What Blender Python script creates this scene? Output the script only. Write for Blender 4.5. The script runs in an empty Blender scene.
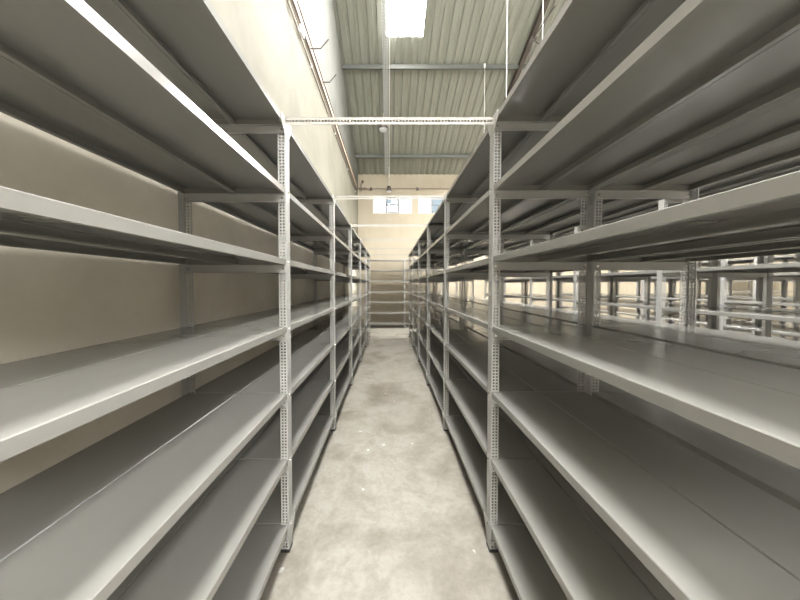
import bpy, bmesh, math, random
random.seed(4)
C = bpy.context.scene.collection
PI = math.pi

# ------------------------------------------------------------------ sizes
EYE = 1.598                 # camera height
HALF = 0.60                 # half of the aisle
DEP = 0.592                 # depth of one rack
S = 1.444                   # bay length
D1 = 1.69                   # first upright in view
LEV = [0.181, 0.580, 0.979, 1.372, 1.777, 2.176, 2.566]   # top faces of the shelves
TOPZ = 2.572
LEV_L = [z - d for z, d in zip(LEV, (.010, .013, .016, .014, .024, .014, .012))]
LEV_R = [z - d for z, d in zip(LEV, (.009, .009, .009, .010, .009, -.004, -.004))]
def fy(n): return D1 + S * (n - 1)
ROOF0, ROOFM = 10.35, 0.375   # height of roof over y=0, slope
def roof_z(y): return ROOF0 - ROOFM * abs(y)
XL, XR, YF, YN = -1.25, 17.0, 11.6, -6.5

# ------------------------------------------------------------------ materials
def newmat(name):
    m = bpy.data.materials.new(name); m.use_nodes = True
    nt = m.node_tree; b = nt.nodes['Principled BSDF']
    return m, nt, b
def N(nt, t, **kw):
    n = nt.nodes.new(t)
    for k, v in kw.items():
        if k in n.inputs: n.inputs[k].default_value = v
        else: setattr(n, k, v)
    return n
def coords(nt, scale=(1, 1, 1), world=False):
    if world:
        g = nt.nodes.new('ShaderNodeNewGeometry'); o = g.outputs['Position']
    else:
        g = nt.nodes.new('ShaderNodeTexCoord'); o = g.outputs['Object']
    mp = nt.nodes.new('ShaderNodeMapping'); mp.inputs['Scale'].default_value = scale
    nt.links.new(o, mp.inputs['Vector'])
    return mp.outputs['Vector']
def ramp(nt, fac, stops):
    r = nt.nodes.new('ShaderNodeValToRGB')
    e = r.color_ramp.elements
    while len(e) < len(stops): e.new(0.5)
    for i, (p, c) in enumerate(stops):
        e[i].position = p; e[i].color = (*c, 1)
    nt.links.new(fac, r.inputs['Fac'])
    return r.outputs['Color']
def noise(nt, vec, scale, detail=4, rough=.55, dist=0):
    n = N(nt, 'ShaderNodeTexNoise', Scale=scale, Detail=detail, Roughness=rough, Distortion=dist)
    nt.links.new(vec, n.inputs['Vector']); return n.outputs['Fac']
def mixc(nt, fac, a, b, mode='MIX'):
    m = nt.nodes.new('ShaderNodeMix'); m.data_type = 'RGBA'; m.blend_type = mode
    for s, v in ((0, fac), (6, a), (7, b)):
        if isinstance(v, (int, float)): m.inputs[s].default_value = v
        elif isinstance(v, tuple): m.inputs[s].default_value = (*v, 1)
        else: nt.links.new(v, m.inputs[s])
    return m.outputs[2]
def bump(nt, b, h, strength=.2, dist=.01):
    n = N(nt, 'ShaderNodeBump', Strength=strength, Distance=dist)
    nt.links.new(h, n.inputs['Height']); nt.links.new(n.outputs['Normal'], b.inputs['Normal'])

def paint_mat(name, col, rough, var=.04, metal=0.0, spec=.5):
    m, nt, b = newmat(name)
    v = coords(nt, (3, .8, 3), world=True)
    f = noise(nt, v, 3.0, 5)
    lo = tuple(c * (1 - var * 2) for c in col); hi = tuple(c * (1 + var) for c in col)
    nt.links.new(ramp(nt, f, [(0, lo), (1, hi)]), b.inputs['Base Color'])
    v2 = coords(nt, (1, 1, 1), world=True)
    f2 = noise(nt, v2, 9.0, 3)
    r = ramp(nt, f2, [(0, (rough * .8,) * 3), (1, (rough * 1.2,) * 3)])
    nt.links.new(r, b.inputs['Roughness'])
    b.inputs['Metallic'].default_value = metal
    b.inputs['Specular IOR Level'].default_value = spec
    return m
M_SHELF = paint_mat('grey_shelf_enamel', (.224, .220, .205), .20, .03, 0.0, .5)
M_UP = paint_mat('grey_upright_enamel', (.35, .347, .335), .36, .03, 0.0, .5)
M_TIE = paint_mat('pale_grey_angle', (.26, .247, .22), .4, .03)
M_BOLT = paint_mat('zinc_bolt', (.72, .72, .70), .25, .02, 1.0)
M_GALV = paint_mat('galvanised_tray', (.42, .43, .42), .45, .06, .1)
M_RUBBER = paint_mat('black_plastic', (.015, .015, .015), .5, 0)
M_STEEL = paint_mat('grey_steel_section', (.095, .10, .09), .5, .05)
M_DARK = paint_mat('dark_brown_steel', (.075, .06, .05), .6, .05)
M_WHITE = paint_mat('white_painted_metal', (.75, .74, .71), .45, .02)
M_BROWN = paint_mat('faded_brown_pipe', (.21, .165, .135), .5, .08)
M_CREAMT = paint_mat('cream_painted_tray', (.68, .57, .47), .5, .04)
M_FRAME = paint_mat('grey_window_frame', (.17, .19, .21), .4, .02)
M_FRAMEW = paint_mat('white_window_frame', (.80, .78, .72), .4, .02)

# floor : worn power-floated concrete
M_FLOOR, nt, b = newmat('worn_concrete')
v = coords(nt, (1, 1, 1), world=True)
f1 = noise(nt, v, 1.3, 7, .62, .4)
c1 = ramp(nt, f1, [(.30, (.138, .118, .095)), (.43, (.205, .188, .160)), (.54, (.272, .258, .228)), (.68, (.195, .178, .150))])
f2 = noise(nt, v, 5.5, 8, .68, .6)
c2 = ramp(nt, f2, [(.30, (.76, .73, .68)), (.56, (1, 1, 1)), (.75, (1.06, 1.06, 1.05))])
c = mixc(nt, 1.0, c1, c2, 'MULTIPLY')
f3 = noise(nt, v, 30, 4, .7)
c = mixc(nt, 1.0, c, ramp(nt, f3, [(.35, (.88, .87, .85)), (.6, (1, 1, 1))]), 'MULTIPLY')
vo = N(nt, 'ShaderNodeTexNoise', Scale=11.0, Detail=2.0, Roughness=.4); nt.links.new(v, vo.inputs['Vector'])
c = mixc(nt, ramp(nt, vo.outputs['Fac'], [(.72, (0, 0, 0)), (.745, (.8, .8, .8))]), c, (.42, .41, .385))
nt.links.new(c, b.inputs['Base Color'])
nt.links.new(ramp(nt, f2, [(.3, (.42,) * 3), (.7, (.62,) * 3)]), b.inputs['Roughness'])
bump(nt, b, f2, .12, .006)

# walls : cream paint, the upper band of the left wall is whiter
def wall_mat(name, lo, hi=None, z=5.4, smudge=.5, lifted_dado=None):
    m, nt, b = newmat(name)
    v = coords(nt, (1, 1, 1), world=True)
    base = lo
    f = noise(nt, v, .9, 6, .6, .3)
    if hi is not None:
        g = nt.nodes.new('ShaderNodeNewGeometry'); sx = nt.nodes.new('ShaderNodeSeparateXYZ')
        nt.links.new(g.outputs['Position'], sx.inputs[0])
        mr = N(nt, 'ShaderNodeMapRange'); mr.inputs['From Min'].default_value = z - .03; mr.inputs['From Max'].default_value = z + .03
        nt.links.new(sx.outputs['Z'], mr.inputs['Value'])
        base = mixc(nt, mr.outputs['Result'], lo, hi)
        if lifted_dado is not None:      # grey-beige render, its colour lightened in place of light behind the racks
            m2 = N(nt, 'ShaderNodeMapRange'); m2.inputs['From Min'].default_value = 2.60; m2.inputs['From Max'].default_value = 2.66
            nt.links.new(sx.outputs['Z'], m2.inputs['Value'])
            base = mixc(nt, m2.outputs['Result'], lifted_dado, base)
    k = 1 - .28 * smudge
    c = mixc(nt, 1.0, base, ramp(nt, f, [(.32, (k, k * .985, k * .96)), (.55, (1, 1, 1))]), 'MULTIPLY')
    vs = coords(nt, (1, .25, .25), world=True)
    fs = noise(nt, vs, 6, 5, .6)
    c = mixc(nt, 1.0, c, ramp(nt, fs, [(.3, (.95, .94, .92)), (.6, (1, 1, 1))]), 'MULTIPLY')
    nt.links.new(c, b.inputs['Base Color'])
    b.inputs['Roughness'].default_value = .75
    bump(nt, b, fs, .06, .01)
    return m
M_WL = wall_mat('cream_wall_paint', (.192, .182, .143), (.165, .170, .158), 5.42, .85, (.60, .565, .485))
M_WF = wall_mat('cream_end_wall_paint', (.375, .33, .25), None, 0, .25)
M_WO = wall_mat('plain_wall_paint', (.38, .35, .29), None, 0, .3)

M_ROOF, nt, b = newmat('grey_green_roof_sheet')
v = coords(nt, (4, .35, 1), world=True)
f = noise(nt, v, 2.2, 6, .6)
nt.links.new(ramp(nt, f, [(.3, (.215, .217, .18)), (.6, (.255, .26, .22)), (.8, (.28, .285, .24))]), b.inputs['Base Color'])
b.inputs['Roughness'].default_value = .55

def emis(name, col, s):
    m, nt, b = newmat(name)
    b.inputs['Base Color'].default_value = (.8, .8, .8, 1)
    b.inputs['Emission Color'].default_value = (*col, 1); b.inputs['Emission Strength'].default_value = s
    return m
M_SKY = emis('translucent_skylight', (1.0, .985, .95), 28.0)
M_SKYE = emis('boosted_translucent_skylight', (1.0, .985, .95), 62.0)  # hidden panel, glow raised to brighten the end racks
M_SKY0 = emis('aisle_translucent_skylight', (1.0, .99, .96), 30.0)  # glow set separately to balance the aisle against the left wall
M_REAR = emis('added_rear_glazing', (1.0, .985, .95), 10.0)  # added glow that lights the shelves from behind the camera
M_LENS = emis('lamp_lens', (1.0, .97, .9), .16); M_LENS.node_tree.nodes['Principled BSDF'].inputs['Base Color'].default_value = (.2, .2, .19, 1)
def glass(name, col):
    m, nt, b = newmat(name); nt.nodes.remove(b)
    out = [n_ for n_ in nt.nodes if n_.type == 'OUTPUT_MATERIAL'][0]
    tr = nt.nodes.new('ShaderNodeBsdfTransparent'); tr.inputs[0].default_value = (*col, 1)
    gl = N(nt, 'ShaderNodeBsdfGlossy', Roughness=.02)
    fr = N(nt, 'ShaderNodeFresnel', IOR=1.45); mx = nt.nodes.new('ShaderNodeMixShader')
    nt.links.new(fr.outputs[0], mx.inputs[0]); nt.links.new(tr.outputs[0], mx.inputs[1]); nt.links.new(gl.outputs[0], mx.inputs[2])
    nt.links.new(mx.outputs[0], out.inputs['Surface']); return m
M_GLASS = glass('window_glass', (.98, .98, .98)); M_TINT = glass('tinted_window_glass', (.72, .77, .79))

# ------------------------------------------------------------------ mesh helpers
def mesh_of(bm, name, smooth=False):
    bmesh.ops.recalc_face_normals(bm, faces=bm.faces)
    me = bpy.data.meshes.new(name); bm.to_mesh(me); bm.free()
    if smooth:
        for p in me.polygons: p.use_smooth = True
    return me
def box(bm, x0, x1, y0, y1, z0, z1):
    r = bmesh.ops.create_cube(bm, size=1)
    for v in r['verts']:
        v.co = ((x0 + x1) / 2 + v.co.x * (x1 - x0), (y0 + y1) / 2 + v.co.y * (y1 - y0), (z0 + z1) / 2 + v.co.z * (z1 - z0))
    return r['verts']
def link(name, me, mat=None, parent=None, loc=(0, 0, 0)):
    if mat is not None and not me.materials: me.materials.append(mat)
    o = bpy.data.objects.new(name, me); C.objects.link(o)
    o.location = loc
    if parent is not None: o.parent = parent
    return o
def empty(name, loc, label, cat, group=None):
    o = bpy.data.objects.new(name, None); C.objects.link(o); o.location = loc
    o.empty_display_size = .1
    return tag(o, label, cat, group)
def tag(o, label, cat, group=None):
    o['label'] = label; o['category'] = cat
    if group: o['group'] = group
    return o
def struct(name, bm, mat, loc=(0, 0, 0)):
    o = link(name, mesh_of(bm, name), mat, None, loc); o['kind'] = 'structure'; return o
def tube(bm, pts, r, seg=8):
    from mathutils import Vector
    pts = [Vector(p) for p in pts]
    rings = []
    for i, p in enumerate(pts):
        d = ((pts[i + 1] - p).normalized() if i == 0 else (p - pts[i - 1]).normalized() if i == len(pts) - 1
             else ((pts[i + 1] - p).normalized() + (p - pts[i - 1]).normalized()).normalized())
        up = Vector((0, 0, 1)) if abs(d.z) < .9 else Vector((1, 0, 0))
        a = d.cross(up).normalized(); b_ = d.cross(a).normalized()
        rings.append([bm.verts.new(p + (a * math.cos(t) + b_ * math.sin(t)) * r) for t in [2 * PI * k / seg for k in range(seg)]])
    for a, b_ in zip(rings, rings[1:]):
        for k in range(seg): bm.faces.new((a[k], a[(k + 1) % seg], b_[(k + 1) % seg], b_[k]))
    bm.faces.new(rings[0][::-1]); bm.faces.new(rings[-1])
def lathe(bm, prof, seg=24, c=(0, 0, 0)):
    rings = []
    for (r, z) in prof:
        rings.append([bm.verts.new((c[0] + r * math.cos(2 * PI * k / seg), c[1] + r * math.sin(2 * PI * k / seg), c[2] + z)) for k in range(seg)])
    for a, b_ in zip(rings, rings[1:]):
        for k in range(seg): bm.faces.new((a[k], a[(k + 1) % seg], b_[(k + 1) % seg], b_[k]))
    bm.faces.new(rings[0]); bm.faces.new(rings[-1])

def slotted(width, length, cols, pitch, hw, hl, th, place, v0=0.012):
    """perforated strip with real holes. place(u, v, w) -> xyz ; cols = hole centres across the width"""
    us = [0.0]
    for c_ in cols: us += [c_ - hw / 2, c_ + hw / 2]
    us.append(width)
    vs = [0.0]; y = v0 + pitch / 2
    while y + hl / 2 < length - v0: vs += [y - hl / 2, y + hl / 2]; y += pitch
    vs.append(length)
    def hole(i, j): return i % 2 == 1 and j % 2 == 1 and i < len(us) - 1 and j < len(vs) - 1
    V, F = [], []
    nu, nv = len(us), len(vs)
    for w in (0, th):
        for u in us:
            for q in vs: V.append(place(u, q, w))
    idx = lambda i, j, s: s * nu * nv + i * nv + j
    for i in range(nu - 1):
        for j in range(nv - 1):
            if hole(i, j):
                for (a, b_) in (((i, j), (i + 1, j)), ((i + 1, j), (i + 1, j + 1)), ((i + 1, j + 1), (i, j + 1)), ((i, j + 1), (i, j))):
                    F.append((idx(*a, 0), idx(*b_, 0), idx(*b_, 1), idx(*a, 1)))
            else:
                F.append((idx(i, j, 0), idx(i, j + 1, 0), idx(i + 1, j + 1, 0), idx(i + 1, j, 0)))
                F.append((idx(i, j, 1), idx(i + 1, j, 1), idx(i + 1, j + 1, 1), idx(i, j + 1, 1)))
    for j in range(nv - 1):
        for i in (0, nu - 1): F.append((idx(i, j, 0), idx(i, j + 1, 0), idx(i, j + 1, 1), idx(i, j, 1)))
    for i in range(nu - 1):
        for j in (0, nv - 1): F.append((idx(i, j, 0), idx(i + 1, j, 0), idx(i + 1, j, 1), idx(i, j, 1)))
    return V, F
def join_vf(parts, name):
    V, F = [], []
    for v_, f_ in parts:
        k = len(V); V += v_; F += [tuple(i + k for i in f) for f in f_]
    me = bpy.data.meshes.new(name); me.from_pydata(V, [], F)
    bm = bmesh.new(); bm.from_mesh(me); bmesh.ops.remove_doubles(bm, verts=bm.verts, dist=1e-5)
    bmesh.ops.recalc_face_normals(bm, faces=bm.faces); bm.to_mesh(me); bm.free()
    return me
TH = .0025
def angle_mesh(sx, sy, length, name, fl=.060):
    """upright: vertex at origin, face flange along sx*x, side flange along sy*y"""
    a = slotted(.046, length, (.0150, .0330), .0183, .0106, .0106, TH, lambda u, v_, w: (sx * u, sy * w, v_))
    b_ = slotted(fl, length, (fl * .32, fl * .70), .0183, .0065, .0085, TH, lambda u, v_, w: (sx * w, sy * u, v_))
    return join_vf([a, b_], name)
UPZ = .012
UP = {(sx, sy): angle_mesh(sx, sy, TOPZ - UPZ, 'slotted_upright', .060 if sy > 0 else .048) for sx in (1, -1) for sy in (1, -1)}
for me in UP.values(): me.materials.append(M_UP)
def foot_mesh(sx, sy):
    bm = bmesh.new()
    pts = [(-.002, -.002), (.05, -.002), (.05, .006), (.006, .006), (.006, .056), (-.002, .056)]
    lo = [bm.verts.new((sx * p[0], sy * p[1], 0)) for p in pts]
    hi = [bm.verts.new((sx * p[0], sy * p[1], .018)) for p in pts]
    bm.faces.new(lo); bm.faces.new(hi)
    for i in range(6): bm.faces.new((lo[i], lo[(i + 1) % 6], hi[(i + 1) % 6], hi[i]))
    me = mesh_of(bm, 'plastic_foot'); me.materials.append(M_RUBBER); return me
FT = {k: foot_mesh(*k) for k in UP}

# shelf panel: folded sheet tray, x 0..w, y 0..l, top at z=0
def tray_mesh(w, l, lip, ret, name, ch=.0025, th=.0014):
    bm = bmesh.new()
    def ring(ix, iy, z): return [bm.verts.new(p) for p in ((ix, iy, z), (w - ix, iy, z), (w - ix, l - iy, z), (ix, l - iy, z))]
    r = [ring(ch, ch, 0), ring(0, 0, -ch), ring(0, 0, -lip), ring(ret, .004, -lip)]
    bm.faces.new(r[0])
    for a, b_ in zip(r, r[1:]):
        for k in range(4): bm.faces.new((a[k], b_[k], b_[(k + 1) % 4], a[(k + 1) % 4]))
    # upturned hem on the two long returns
    for k in (3, 1):
        a, b_ = r[3][k], r[3][(k + 1) % 4]
        c_ = bm.verts.new((a.co.x, a.co.y, -lip + .007)); d_ = bm.verts.new((b_.co.x, b_.co.y, -lip + .007))
        bm.faces.new((a, c_, d_, b_))
    bmesh.ops.recalc_face_normals(bm, faces=bm.faces)
    if r[0][0].link_faces[0].normal.z == 0: pass
    bmesh.ops.solidify(bm, geom=bm.faces[:], thickness=th)
    zmax = max(v_.co.z for v_ in bm.verts)
    for v_ in bm.verts: v_.co.z -= zmax
    me = mesh_of(bm, name); me.materials.append(M_SHELF); return me
GAP = .003
DEPS = {True: .592, False: .553}     # left run, right-hand runs
PWS = {k: (d - 2 * GAP - .003) / 2 for k, d in DEPS.items()}
TRAYS = {k: tray_mesh(w_, S - 2 * GAP - .003, .034, .016, 'shelf_panel') for k, w_ in PWS.items()}

def brace_mesh(DEP):
    # C section along x, y 0 .. -.018 (towards the camera), top at z=0
    bm = bmesh.new(); h, d, t = .046, .016, .0018
    prof = [(0, 0), (-d, 0), (-d, -t), (-t, -t), (-t, -h + t), (-d, -h + t), (-d, -h), (0, -h)]
    A = [bm.verts.new((.004, p[0], p[1])) for p in prof]; B = [bm.verts.new((DEP - .004, p[0], p[1])) for p in prof]
    bm.faces.new(A); bm.faces.new(B)
    for i in range(8): bm.faces.new((A[i], A[(i + 1) % 8], B[(i + 1) % 8], B[i]))
    me = mesh_of(bm, 'cross_brace'); me.materials.append(M_UP); return me
BRACES = {k: brace_mesh(d) for k, d in DEPS.items()}

def gusset_mesh(pts, sx):
    # plate in the aisle plane, thickness towards the aisle
    bm = bmesh.new()
    a = [bm.verts.new((0, p[0], p[1])) for p in pts]; b_ = [bm.verts.new((sx * .002, p[0], p[1])) for p in pts]
    bm.faces.new(a); bm.faces.new(b_); n = len(pts)
    for i in range(n): bm.faces.new((a[i], a[(i + 1) % n], b_[(i + 1) % n], b_[i]))
    me = mesh_of(bm, 'gusset_plate'); me.materials.append(M_UP); return me
G_LOW = [(-.03, 0), (.10, 0), (.10, -.032), (.052, -.105), (0, -.105), (-.03, -.03)]
G_TOP = [(-.07, .004), (.09, .004), (.09, -.034), (.05, -.095), (.0, -.095), (-.07, -.040)]
GUS = {(k, s): gusset_mesh(p, s) for k, p in (('low', G_LOW), ('top', G_TOP)) for s in (1, -1)}
def bolt_mesh(axis):
    bm = bmesh.new()
    r = bmesh.ops.create_cone(bm, cap_ends=True, segments=6, radius1=.0078, radius2=.007, depth=.006)
    from mathutils import Matrix
    if axis == 'x': bmesh.ops.rotate(bm, verts=bm.verts, cent=(0, 0, 0), matrix=Matrix.Rotation(PI / 2, 3, 'Y'))
    else: bmesh.ops.rotate(bm, verts=bm.verts, cent=(0, 0, 0), matrix=Matrix.Rotation(PI / 2, 3, 'X'))
    me = mesh_of(bm, 'bolt'); me.materials.append(M_BOLT); return me
BOLT = {a: bolt_mesh(a) for a in 'xy'}

# ------------------------------------------------------------------ one bay of shelving
# a bay spans y 0..S from its own origin (floor, aisle-side corner nearest the camera); x runs 0..DEP away from the open side
def make_bay(name, mirror, near_frame, gussets, bolts):
    lev = LEV_L if mirror else LEV_R
    DEP, PW, TRAY, BRACE = DEPS[mirror], PWS[mirror], TRAYS[mirror], BRACES[mirror]
    root = bpy.data.objects.new(name, None); C.objects.link(root); root.empty_display_size = .1
    sg = -1 if mirror else 1      # mirror: the rack extends to -x
    def X(x): return sg * x
    for z in lev:
        for k in (0, 1):
            x0 = GAP + k * (PW + .003)
            xx = X(x0) if sg == 1 else -(x0 + PW)
            link('shelf_panel', TRAY, None, root, (xx, GAP + .003, z))
        bx = 0 if sg == 1 else -DEP
        link('cross_brace', BRACE, None, root, (bx, S - .0005, z - .0355))
        if near_frame: link('cross_brace', BRACE, None, root, (bx, -.0005, z - .0355))
    ends = [S] + ([0.0] if near_frame else [])
    for y in ends:
        for (x, ax, by, front) in ((0, 1, 1, True), (DEP, -1, -1, False)):
            key = (ax * sg, by)
            u = link('upright', UP[key], None, root, (X(x), y, UPZ))
            ft = link('foot', FT[key], None, u, (0, 0, -UPZ))
            if front and bolts and y == S:
                for z in lev:
                    link('bolt', BOLT['x'], None, u, (-sg * .003, .030, z - .018 - UPZ))
                    link('bolt', BOLT['y'], None, u, (sg * .020, -.0045, z - .058 - UPZ))
            elif bolts and y == S:
                for z in lev:
                    link('bolt', BOLT['y'], None, u, (-sg * .020, -.0045, z - .058 - UPZ))
        if gussets and y == S:
            link('gusset_plate', GUS['low', -sg], None, root, (-sg * .0005, y, lev[0] + .001))
            link('gusset_plate', GUS['top', -sg], None, root, (-sg * .0005, y, lev[-1] + .001))
    return root
def copy_tree(o, parent=None):
    c = o.copy(); C.objects.link(c); c.parent = parent
    for ch in o.children: copy_tree(ch, c)
    return c

ORD = ['first', 'second', 'third', 'fourth', 'fifth', 'sixth', 'seventh']
protos = {}
def bay(x, n, mirror, first, gus, bolts, label, group):
    key = (mirror, first, gus, bolts)
    if key not in protos:
        o = make_bay('shelving_bay', mirror, first, gus, bolts); protos[key] = o
    else: o = copy_tree(protos[key])
    o.location = (x, fy(n), 0)
    tag(o, label, 'shelving', group)
    return o
for n in range(0, 6):
    lab = f'{ORD[n]} grey metal shelving bay from the camera along the cream left wall' if n else \
          'nearest grey metal shelving bay at left, cut by the frame, against the cream wall'
    bay(-HALF, n, True, n == 0, True, n <= 1, lab, 'shelving bays left of the aisle')
for n in range(0, 6):
    lab = f'{ORD[n]} grey metal shelving bay from the camera bordering the aisle on the right' if n else \
          'nearest grey metal shelving bay at right of the aisle, glossy shelves cut by the frame'
    bay(HALF, n, False, n == 0, True, n <= 1, lab, 'shelving bays right of the aisle')
runs = [(1.190, 0, 'run directly behind the right aisle run', 'shelving bays backing the right aisle run'),
        (2.95, 1, 'run just across the second aisle', 'shelving bays across the second aisle'),
        (2.95 + .59, 1, 'run backing the one across the second aisle', 'shelving bays backing the run across the second aisle'),
        (5.30, 2, 'run just across the third aisle', 'shelving bays across the third aisle'),
        (5.30 + .59, 2, 'run backing the one across the third aisle', 'shelving bays backing the run across the third aisle'),
        (7.65, 3, 'run just across the fourth aisle', 'shelving bays across the fourth aisle'),
        (7.65 + .59, 3, 'run backing the one across the fourth aisle', 'shelving bays backing the run across the fourth aisle')]
for (x, n0, where, grp) in runs:
    for n in range(n0, 6):
        o = f'{ORD[n - n0]} grey bay from the camera of the {where}'
        bay(x, n, False, n == n0, False, x < 2 and n == 0, o, grp)

# ------------------------------------------------------------------ racks standing across the end wall
ELEV = LEV
ED = 10.78                     # front plane
eu = {k: None for k in ()}
EUP = angle_mesh(1, 1, TOPZ - UPZ, 'slotted_upright'); EUP.materials.append(M_UP)
EL = 1.44
ETRAY = tray_mesh(EL - .008, .245, .034, .014, 'shelf_panel'); 
def end_bay(x, left_frame, label, grp, copy_from=None):
    if copy_from is not None:
        r = copy_tree(copy_from); r.location.x = x; return tag(r, label, 'shelving', grp)
    r = empty('end_wall_shelving', (x, ED, 0), label, 'shelving', grp)
    for z in ELEV:
        for k in (0, 1): link('shelf_panel', ETRAY, None, r, (.004, .004 + k * .248, z))
    for xx in ([0.0] if left_frame else []) + [EL]:
        for yy, key in ((0, (1, 1)), (.50, (1, -1))):
            u = link('upright', EUP if key == (1, 1) else EUPB, None, r, (xx - .023, yy, UPZ))
            link('foot', FT[key], None, u, (0, 0, -UPZ))
    return r
EUPB = angle_mesh(1, -1, TOPZ - UPZ, 'slotted_upright'); EUPB.materials.append(M_UP)
# front flange sits just ahead of the shelf lips
e0 = end_bay(-.87, True, 'grey shelving bay closing the far end of the aisle beneath the windows', 'shelving across the end wall')
e1 = end_bay(-.87 + EL, False, 'grey shelving bay on the end wall, just right of the one closing the aisle', 'shelving across the end wall')
for k, x in enumerate((12.6, 12.6 + EL)):
    end_bay(x, k == 0, ('left' if k == 0 else 'right') + ' one of two distant bays on the end wall, seen at far right between shelves', 'distant shelving on the end wall')

# ------------------------------------------------------------------ ties across the aisle
def tie_mesh(sp):
    a = slotted(.041, sp, (.0215,), .0186, .0130, .0115, TH, lambda u, v_, w: (v_, w, -u))
    b_ = slotted(.058, sp, (), .0186, .010, .0085, TH, lambda u, v_, w: (v_, u, -w))
    return join_vf([a, b_], 'cross_tie')
TIE = tie_mesh(2 * HALF + .02); TIE.materials.append(M_TIE)
for n in range(1, 7):
    o = link('cross_tie', TIE, None, None, (-HALF - .01, fy(n) - .009, TOPZ - .010))
    tag(o, ['perforated angle bar bridging the aisle nearest the camera, between the rack tops',
            'second perforated angle bar bridging the aisle, crossing at the top edge of the end windows',
            'third angle bar bridging the aisle, a thin line below the end windows',
            'fourth angle bar from the camera bridging the aisle, against the cream end wall',
            'fifth angle bar from the camera bridging the aisle, low against the end wall',
            'farthest angle bar bridging the aisle, at the far end of the racks'][n - 1], 'tie bar', 'tie bars bridging the aisle')

# ------------------------------------------------------------------ room shell
bm = bmesh.new(); box(bm, XL - .3, XR + .3, YN - .3, YF + .3, -.2, 0); struct('floor', bm, M_FLOOR)
def gable(bm, x0, x1):
    ys = [(YN, 0), (YN, roof_z(YN)), (0, ROOF0), (YF, roof_z(YF)), (YF, 0)]
    a = [bm.verts.new((x0, y, z)) for y, z in ys]; b_ = [bm.verts.new((x1, y, z)) for y, z in ys]
    bm.faces.new(a); bm.faces.new(b_)
    for i in range(5): bm.faces.new((a[i], a[(i + 1) % 5], b_[(i + 1) % 5], b_[i]))
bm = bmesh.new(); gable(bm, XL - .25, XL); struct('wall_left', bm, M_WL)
bm = bmesh.new(); gable(bm, XR, XR + .25); struct('wall_right', bm, M_WO)
GX0, GX1, GZ0, GZ1 = -1.0, 6.2, 3.7, 6.4            # unseen high glazing, added behind the camera as a light source
bm = bmesh.new()
box(bm, XL - .25, XR + .25, YN - .25, YN, 0, GZ0); box(bm, XL - .25, XR + .25, YN - .25, YN, GZ1, roof_z(YN) + .02)
box(bm, XL - .25, GX0, YN - .25, YN, GZ0, GZ1); box(bm, GX1, XR + .25, YN - .25, YN, GZ0, GZ1)
struct('wall_near', bm, M_WO)
# end wall with window openings
WZ0, WZ1 = 4.47, 5.18
wins = [(-.66 + 1.81 * i, .90 + 1.81 * i) for i in range(9)]
bm = bmesh.new()
xs = [XL - .25]
for a, b_ in wins: xs += [a, b_]
xs.append(XR + .25)
zs = [0, WZ0, WZ1, roof_z(YF) + .02]
V, F = [], []
for yy in (YF, YF + .25):
    for x in xs:
        for z in zs: V.append((x, yy, z))
nz, nx = 4, len(xs); idx = lambda i, j, s: s * nx * nz + i * nz + j
for i in range(nx - 1):
    for j in range(3):
        if i % 2 == 1 and j == 1:
            for (a, b_) in (((i, j), (i + 1, j)), ((i + 1, j), (i + 1, j + 1)), ((i + 1, j + 1), (i, j + 1)), ((i, j + 1), (i, j))):
                F.append((idx(*a, 0), idx(*b_, 0), idx(*b_, 1), idx(*a, 1)))
        else:
            for s in (0, 1): F.append((idx(i, j, s), idx(i + 1, j, s), idx(i + 1, j + 1, s), idx(i, j + 1, s)))
for i in range(nx - 1):
    for j in (0, 3): F.append((idx(i, j, 0), idx(i + 1, j, 0), idx(i + 1, j, 1), idx(i, j, 1)))
for j in range(3):
    for i in (0, nx - 1): F.append((idx(i, j, 0), idx(i, j + 1, 0), idx(i, j + 1, 1), idx(i, j, 1)))
bm.free(); me = bpy.data.meshes.new('wall_far'); me.from_pydata(V, [], F)
bm = bmesh.new(); bm.from_mesh(me); o = struct('wall_far', bm, M_WF)
bm = bmesh.new()
for q in range(7):
    xq = GX0 + .025 + (GX1 - GX0 - .05) * q / 6; box(bm, xq - .025, xq + .025, YN - .14, YN - .10, GZ0, GZ1)
for zq in (GZ0 + .025, (GZ0 + GZ1) / 2, GZ1 - .025): box(bm, GX0, GX1, YN - .138, YN - .102, zq - .025, zq + .025)
wo = struct('window_40', bm, M_FRAMEW)
bm = bmesh.new(); box(bm, GX0, GX1, YN - .124, YN - .116, GZ0, GZ1)
link('added_light_pane', mesh_of(bm, 'added_light_pane'), M_REAR, wo)
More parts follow.
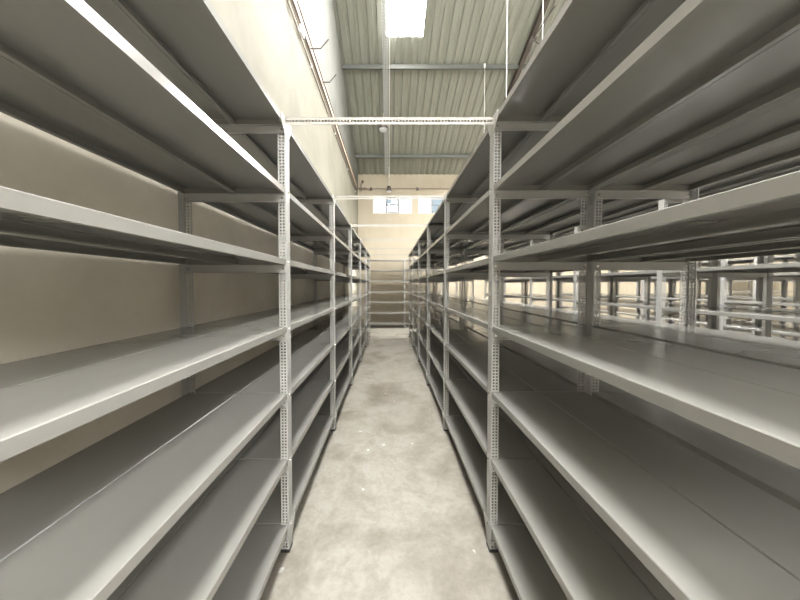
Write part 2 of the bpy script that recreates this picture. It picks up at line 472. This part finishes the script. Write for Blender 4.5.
# windows: three lights each, the middle one a darker opening casement
for i, (a, b_) in enumerate(wins):
    w = (b_ - a); c1, c2 = a + w / 3, a + 2 * w / 3
    bm = bmesh.new(); y0, y1 = YF + .06, YF + .10
    for x0, x1, z0, z1 in ((a, a + .03, WZ0, WZ1), (b_ - .03, b_, WZ0, WZ1), (a, b_, WZ0, WZ0 + .03), (a, b_, WZ1 - .03, WZ1),
                           (a, c1, (WZ0 + WZ1) / 2 - .01, (WZ0 + WZ1) / 2 + .01), (c1 - .02, c1 + .02, WZ0, WZ1), (c2 - .02, c2 + .02, WZ0, WZ1)):
        box(bm, x0, x1, y0, y1, z0, z1)
    wo = struct(f'window_{i + 1}', bm, M_FRAMEW)
    bm = bmesh.new()
    ca, cb = (c1, c2)
    for x0, x1, z0, z1 in ((ca, ca + .06, WZ0 + .03, WZ1 - .03), (cb - .06, cb, WZ0 + .03, WZ1 - .03), (ca, cb, WZ0 + .03, WZ0 + .07), (ca, cb, WZ1 - .07, WZ1 - .03),
                           (ca, cb, (WZ0 + WZ1) / 2 - .02, (WZ0 + WZ1) / 2 + .02)):
        box(bm, x0, x1, y0 - .02, y1 - .005, z0, z1)
    link('casement_frame', mesh_of(bm, 'casement_frame'), M_FRAME, wo)
    for (pa, pb, gm) in ((a, c1, M_GLASS), (c1, c2, M_TINT), (c2, b_, M_GLASS)):
        bm = bmesh.new(); box(bm, pa, pb, YF + .078, YF + .082, WZ0, WZ1)
        link('window_pane', mesh_of(bm, 'window_pane'), gm, wo)
# pilaster in the far left corner and a ledge line under the windows
bm = bmesh.new(); box(bm, XL, -.97, YF - .06, YF, 0, 5.15); struct('trim_1', bm, M_WF)

# roof sheets: trapezoidal ribs running down the slope, with openings for the skylights
RP = .22
SKX = [(-.07 + 4.84 * i, .81 + 4.84 * i) for i in range(4)]          # x ranges, each four ribs wide
SKY_Y = [(-5.2, -2.8), (1.0, 3.4), (4.75, 7.2), (8.6, 11.2)]
SKE, SKW = (3.67, 4.55), (-1.17, .81)     # rows whose unseen first panels are shifted or widened to add light
def is_sky(x, y, row_ok=True):
    for k, span in enumerate(SKX):
        for r, (p, q) in enumerate(SKY_Y):
            a, b_ = span
            if r == 3 and k == 0: continue
            if r == 3 and k == 1: a, b_ = SKE
            if r < 2 and k == 0: a, b_ = SKW
            if a - 1e-4 < x < b_ + 1e-4 and p < y < q: return True
    return False
x = -.07 - RP * 6
cols = []
while x < XR + .3:
    cols += [(x, 0.0), (x + .115, 0.0), (x + .137, .035), (x + .198, .035)]
    x += RP
cols.append((x, 0.0))
ysr = sorted({YN - .3, 0.0, YF + .3} | {v_ for p in SKY_Y for v_ in p})
V = []; F = []
for s in (0, .004):
    for (x, h) in cols:
        for y in ysr: V.append((x, y, roof_z(y) + h + s))
ny = len(ysr); nc = len(cols); idx = lambda i, j, s: s * nc * ny + i * ny + j
for i in range(nc - 1):
    for j in range(ny - 1):
        xm = (cols[i][0] + cols[i + 1][0]) / 2; ym = (ysr[j] + ysr[j + 1]) / 2
        if is_sky(xm, ym): continue
        for s in (0, 1): F.append((idx(i, j, s), idx(i + 1, j, s), idx(i + 1, j + 1, s), idx(i, j + 1, s)))
me = bpy.data.meshes.new('ceiling'); me.from_pydata(V, [], F)
bm = bmesh.new(); bm.from_mesh(me); bmesh.ops.delete(bm, geom=[v_ for v_ in bm.verts if not v_.link_faces], context='VERTS'); struct('ceiling', bm, M_ROOF)
k = 0
for r, (p, q) in enumerate(SKY_Y):
    for c_, (a, b_) in enumerate(SKX):
        if r == 3 and c_ == 0: continue
        if r == 3 and c_ == 1: a, b_ = SKE
        if r < 2 and c_ == 0: a, b_ = SKW
        bm = bmesh.new()
        vs = []
        for dz in (.02, .05):
            vs.append([bm.verts.new((x_, y_, roof_z(y_) + dz)) for x_, y_ in ((a, p), (b_, p), (b_, q), (a, q))])
        bm.faces.new(vs[0]); bm.faces.new(vs[1])
        for i in range(4): bm.faces.new((vs[0][i], vs[0][(i + 1) % 4], vs[1][(i + 1) % 4], vs[1][i]))
        k += 1; struct(f'window_{9 + k}', bm, M_SKY0 if c_ == 0 else M_SKYE if (r == 3 and c_ == 1) else M_SKY)

# purlins (along x) and rafters (down the slope)
t = 2
for y in (-4.55, -1.4, 1.4, 4.50, 7.75, 10.6):
    bm = bmesh.new(); z = roof_z(y)
    h, w, g = .11, .055, .006
    prof = [(0, 0), (w, 0), (w, -.018), (w - g, -.018), (w - g, -g), (g, -g), (g, -h + g), (w - g, -h + g), (w - g, -h + .018), (w, -h + .018), (w, -h), (0, -h)]
    A = [bm.verts.new((XL, y + p[0], z + p[1] - .03)) for p in prof]; B = [bm.verts.new((XR, y + p[0], z + p[1] - .03)) for p in prof]
    bm.faces.new(A); bm.faces.new(B)
    for i in range(len(prof)): bm.faces.new((A[i], A[(i + 1) % len(prof)], B[(i + 1) % len(prof)], B[i]))
    struct(f'trim_{t}', bm, M_STEEL); t += 1
for x in (3.42, 8.2, 13.0):
    bm = bmesh.new()
    for (ya, yb) in ((0, YF), (0, YN)):
        for (hw, z0, z1) in ((.05, -.05, -.06), (.004, -.06, -.19), (.05, -.19, -.20)):
            vs = [bm.verts.new((x + sx * hw, y_, roof_z(y_) + zz)) for y_ in (ya, yb) for sx in (-1, 1) for zz in (z0, z1)]
            for f in ((0, 1, 3, 2), (4, 5, 7, 6), (0, 1, 5, 4), (2, 3, 7, 6), (0, 2, 6, 4), (1, 3, 7, 5)): bm.faces.new([vs[i] for i in f])
    struct(f'trim_{t}', bm, M_DARK); t += 1

# brace assembly on the rafter above the right rack
r = empty('rafter_brace', (3.42, 7.05, roof_z(7.05) - .2), 'dark brown steel brace with splayed struts under the roof rafter at upper right', 'brace')
bm = bmesh.new(); box(bm, -.07, .07, -.06, .06, -.06, .0); link('bracket', mesh_of(bm, 'bracket'), M_DARK, r)
for p in ((.55, .05, -.38), (-.02, .30, -.62), (.02, -.9, -.10)):
    bm = bmesh.new(); tube(bm, [(0, 0, -.03), p], .018); link('strut', mesh_of(bm, 'strut'), M_DARK, r)

# ------------------------------------------------------------------ services under the roof
def sloped(o, y): o.rotation_euler = (-math.atan(ROOFM), 0, 0); return o
TL = 8.4
tray_root = empty('cable_tray', (-.105, 3.0, roof_z(3.0) - .16), 'long galvanised perforated cable tray under the corrugated roof above the aisle', 'cable tray')
sl = math.atan(ROOFM)
a = slotted(.15, TL / math.cos(sl), (.03, .075, .12), .06, .014, .035, .002, lambda u, v_, w: (u - .075, v_ * math.cos(sl), -v_ * math.sin(sl) + w))
me = join_vf([a], 'tray_bottom'); link('tray_bottom', me, M_GALV, tray_root)
for sx in (-.075, .073):
    bm = bmesh.new(); vs = [bm.verts.new((sx + dx, v_ * TL, -v_ * TL * ROOFM + dz)) for v_ in (0, 1) for dx in (0, .002) for dz in (0, .05)]
    for f in ((0, 1, 3, 2), (4, 5, 7, 6), (0, 1, 5, 4), (2, 3, 7, 6), (0, 2, 6, 4), (1, 3, 7, 5)): bm.faces.new([vs[i] for i in f])
    link('side_rail', mesh_of(bm, 'side_rail'), M_GALV, tray_root)
for yy in (1.40 - 3 + 3.0, 4.72, 7.88):
    bm = bmesh.new(); tube(bm, [(.06, yy, -yy * ROOFM), (.06, yy, -yy * ROOFM + .19)], .005); link('hanger', mesh_of(bm, 'hanger'), M_GALV, tray_root)
# pale conduit run beside the tray
bm = bmesh.new(); tube(bm, [(.0, 3.0, roof_z(3.0) - .19), (.0, 11.5, roof_z(11.5) - .19)], .009)
tag(link('conduit', mesh_of(bm, 'conduit'), M_WHITE), 'thin white conduit running beneath the cable tray along the roof slope', 'conduit')

def high_bay(x, y, zb, r, label):
    root = empty('hanging_lamp', (x, y, zb), label, 'lamp', 'lamps hanging from the cable tray')
    bm = bmesh.new(); lathe(bm, [(.03, .30 * r / .155), (.07, .28 * r / .155), (.075, .16 * r / .155), (r * .7, .12), (r, .05), (r, 0), (r * .93, 0), (r * .93, .04), (r * .5, .09)]); link('lamp_housing', mesh_of(bm, 'lamp_housing', True), M_DARK if r < .2 else M_DARK, root)
    bm = bmesh.new(); lathe(bm, [(r * .90, .035), (r * .88, .0), (r * .7, -.03), (r * .3, -.045), (.01, -.05)]); link('lamp_lens', mesh_of(bm, 'lamp_lens', True), M_LENS, root)
    bm = bmesh.new(); tube(bm, [(0, 0, .28 * r / .155), (0, 0, roof_z(y) - .19 - zb)], .008); link('hanging_rod', mesh_of(bm, 'hanging_rod'), M_WHITE, root)
    return root
high_bay(-.19, 8.9, 6.33, .150, 'round black hanging lamp below the perforated roof tray, nearer the camera')
high_bay(-.02, 10.95, 5.14, .10, 'small hanging lamp in front of the end wall, just above the windows')

# thin rods dropping from purlins to the tops of the right racks
for (x, y, lab) in ((2.50, 7.74, 'thin white rod hanging from the farther purlin right of the skylight'),
                    (1.55, 3.9, 'thin white rod hanging from the roof, left of the pair near the brace'),
                    (2.02, 3.9, 'thin white rod hanging from the roof, nearest the dark brace')):
    root = empty('hanging_rod', (x, y, 2.6), lab, 'rod', 'thin rods hanging from the roof')
    zt = roof_z(y) - .03
    zb = 2.6 if x < 2 or y < 5 else 3.0
    zb = 2.6
    bm = bmesh.new(); tube(bm, [(0, 0, 0), (0, 0, zt - 2.6)], .0045); link('rod', mesh_of(bm, 'rod'), M_WHITE, root)
    bm = bmesh.new(); box(bm, -.02, .02, -.01, .01, zt - 2.6 - .1, zt - 2.6); link('clamp', mesh_of(bm, 'clamp'), M_WHITE, root)

# left wall services
def wall_run(name, z0, z1, d, mat, label, cat, xo=0.0):
    bm = bmesh.new(); box(bm, XL + xo, XL + xo + d, -2.0, 11.0, z0, z1)
    return tag(link(name, mesh_of(bm, name), mat), label, cat)
root = empty('wall_cable_tray', (XL, 0, 5.24), 'cream cable tray with brown rims along the left wall, the hooks fixed to it', 'cable tray')
bm = bmesh.new(); box(bm, 0, .012, -2, 11, 0, .14); link('tray_back', mesh_of(bm, 'tray_back'), M_CREAMT, root)
for z in (-.012, .14):
    bm = bmesh.new(); box(bm, 0, .03, -2, 11, z, z + .022); link('tray_rim', mesh_of(bm, 'tray_rim'), M_BROWN, root)
root = empty('wall_conduit', (XL + .02, 0, 5.03), 'lower brown conduit on the left wall beneath the cable tray', 'conduit')
bm = bmesh.new(); tube(bm, [(0, -2, 0), (0, 11, 0)], .011); link('pipe', mesh_of(bm, 'pipe'), M_BROWN, root)
for y in (1, 3, 4.6, 6.6, 8.6, 10.6):
    bm = bmesh.new(); box(bm, -.02, .016, y, y + .03, -.02, .02); link('clip', mesh_of(bm, 'clip'), M_WHITE, root)
root = empty('wall_conduit', (XL + .02, 0, 5.13), 'upper thin brown conduit running close below the wall cable tray', 'conduit')
bm = bmesh.new(); tube(bm, [(0, -2, 0), (0, 11, 0)], .008); link('pipe', mesh_of(bm, 'pipe'), M_BROWN, root)
bm = bmesh.new(); box(bm, -.02, .03, 4.05, 4.17, -.05, .05); link('junction_box', mesh_of(bm, 'junction_box'), M_WHITE, root)
for (y, z, a1, b1, lab) in ((4.59, 5.28, .17, .12, 'nearer bent metal hook standing out from the left wall cable tray'),
                            (5.45, 5.36, .13, .12, 'farther bent metal hook standing out from the left wall cable tray')):
    root = empty('wall_hook', (XL + .012, y, z), lab, 'hook', 'hooks on the left wall')
    bm = bmesh.new(); tube(bm, [(0, 0, 0), (a1, 0, 0), (a1 + b1, 0, b1 * 1.15)], .009); link('hook_arm', mesh_of(bm, 'hook_arm'), M_DARK, root)
    bm = bmesh.new(); box(bm, 0, .01, -.03, .03, -.04, .04); link('back_plate', mesh_of(bm, 'back_plate'), M_BROWN, root)

# end wall conduit
root = empty('wall_conduit', (0, YF - .02, 5.44), 'dark pipe running along the cream end wall above the windows', 'conduit')
bm = bmesh.new(); tube(bm, [(-1.1, 0, 0), (9, 0, 0)], .018); link('pipe', mesh_of(bm, 'pipe'), M_BROWN, root)
for x in (-.78, 1.06, 3.0, 5.0, 7.0):
    bm = bmesh.new(); box(bm, x, x + .09, -.03, .02, -.07, .04); link('clip', mesh_of(bm, 'clip'), M_DARK, root)
bm = bmesh.new(); tube(bm, [(-1.12, -.08, -.12), (-1.12, -.08, .16), (-1.06, -.08, .24)], .025); link('riser', mesh_of(bm, 'riser'), M_BROWN, root)
bm = bmesh.new(); tube(bm, [(-1.22, -.06, 0), (-.90, -.06, 0)], .034); link('valve_body', mesh_of(bm, 'valve_body'), M_BROWN, root)
bm = bmesh.new(); tube(bm, [(-1.06, -.08, .2), (-1.06, -.08, .29)], .04); link('valve_knob', mesh_of(bm, 'valve_knob'), M_DARK, root)

# ------------------------------------------------------------------ light
w = bpy.data.worlds.new('daylight'); bpy.context.scene.world = w; w.use_nodes = True
bg = w.node_tree.nodes['Background']; bg.inputs['Color'].default_value = (.86, .94, 1.0, 1); bg.inputs['Strength'].default_value = 0.55
def portal(name, loc, rot, sx, sy):
    l = bpy.data.lights.new(name, 'AREA'); l.shape = 'RECTANGLE'; l.size = sx; l.size_y = sy
    l.cycles.is_portal = True
    o = bpy.data.objects.new(name, l); C.objects.link(o); o.location = loc; o.rotation_euler = rot
portal('window_daylight', (7.0, YF + .26, (WZ0 + WZ1) / 2), (-PI / 2, 0, 0), 16.4, WZ1 - WZ0)

# ------------------------------------------------------------------ camera
cam = bpy.data.cameras.new('camera'); co = bpy.data.objects.new('camera', cam); C.objects.link(co)
cam.sensor_width = 36; cam.lens = 289 / 800 * 36
co.location = (0, 0, EYE)
co.rotation_euler = (PI / 2 - .026, 0, 0)
cam.shift_x = 10.5 / 800; cam.shift_y = -7.0 / 800
cam.clip_start = .02; cam.clip_end = 100
bpy.context.scene.camera = co
sc = bpy.context.scene
sc.view_settings.view_transform = 'Standard'; sc.view_settings.look = 'None'
sc.view_settings.gamma = 1; sc.view_settings.use_curve_mapping = False
sc.view_settings.exposure = 1.25
sc.cycles.max_bounces = 14; sc.cycles.diffuse_bounces = 10; sc.cycles.glossy_bounces = 6; sc.cycles.transparent_max_bounces = 12
sc.cycles.use_denoising = True
sc.cycles.sample_clamp_indirect = 8
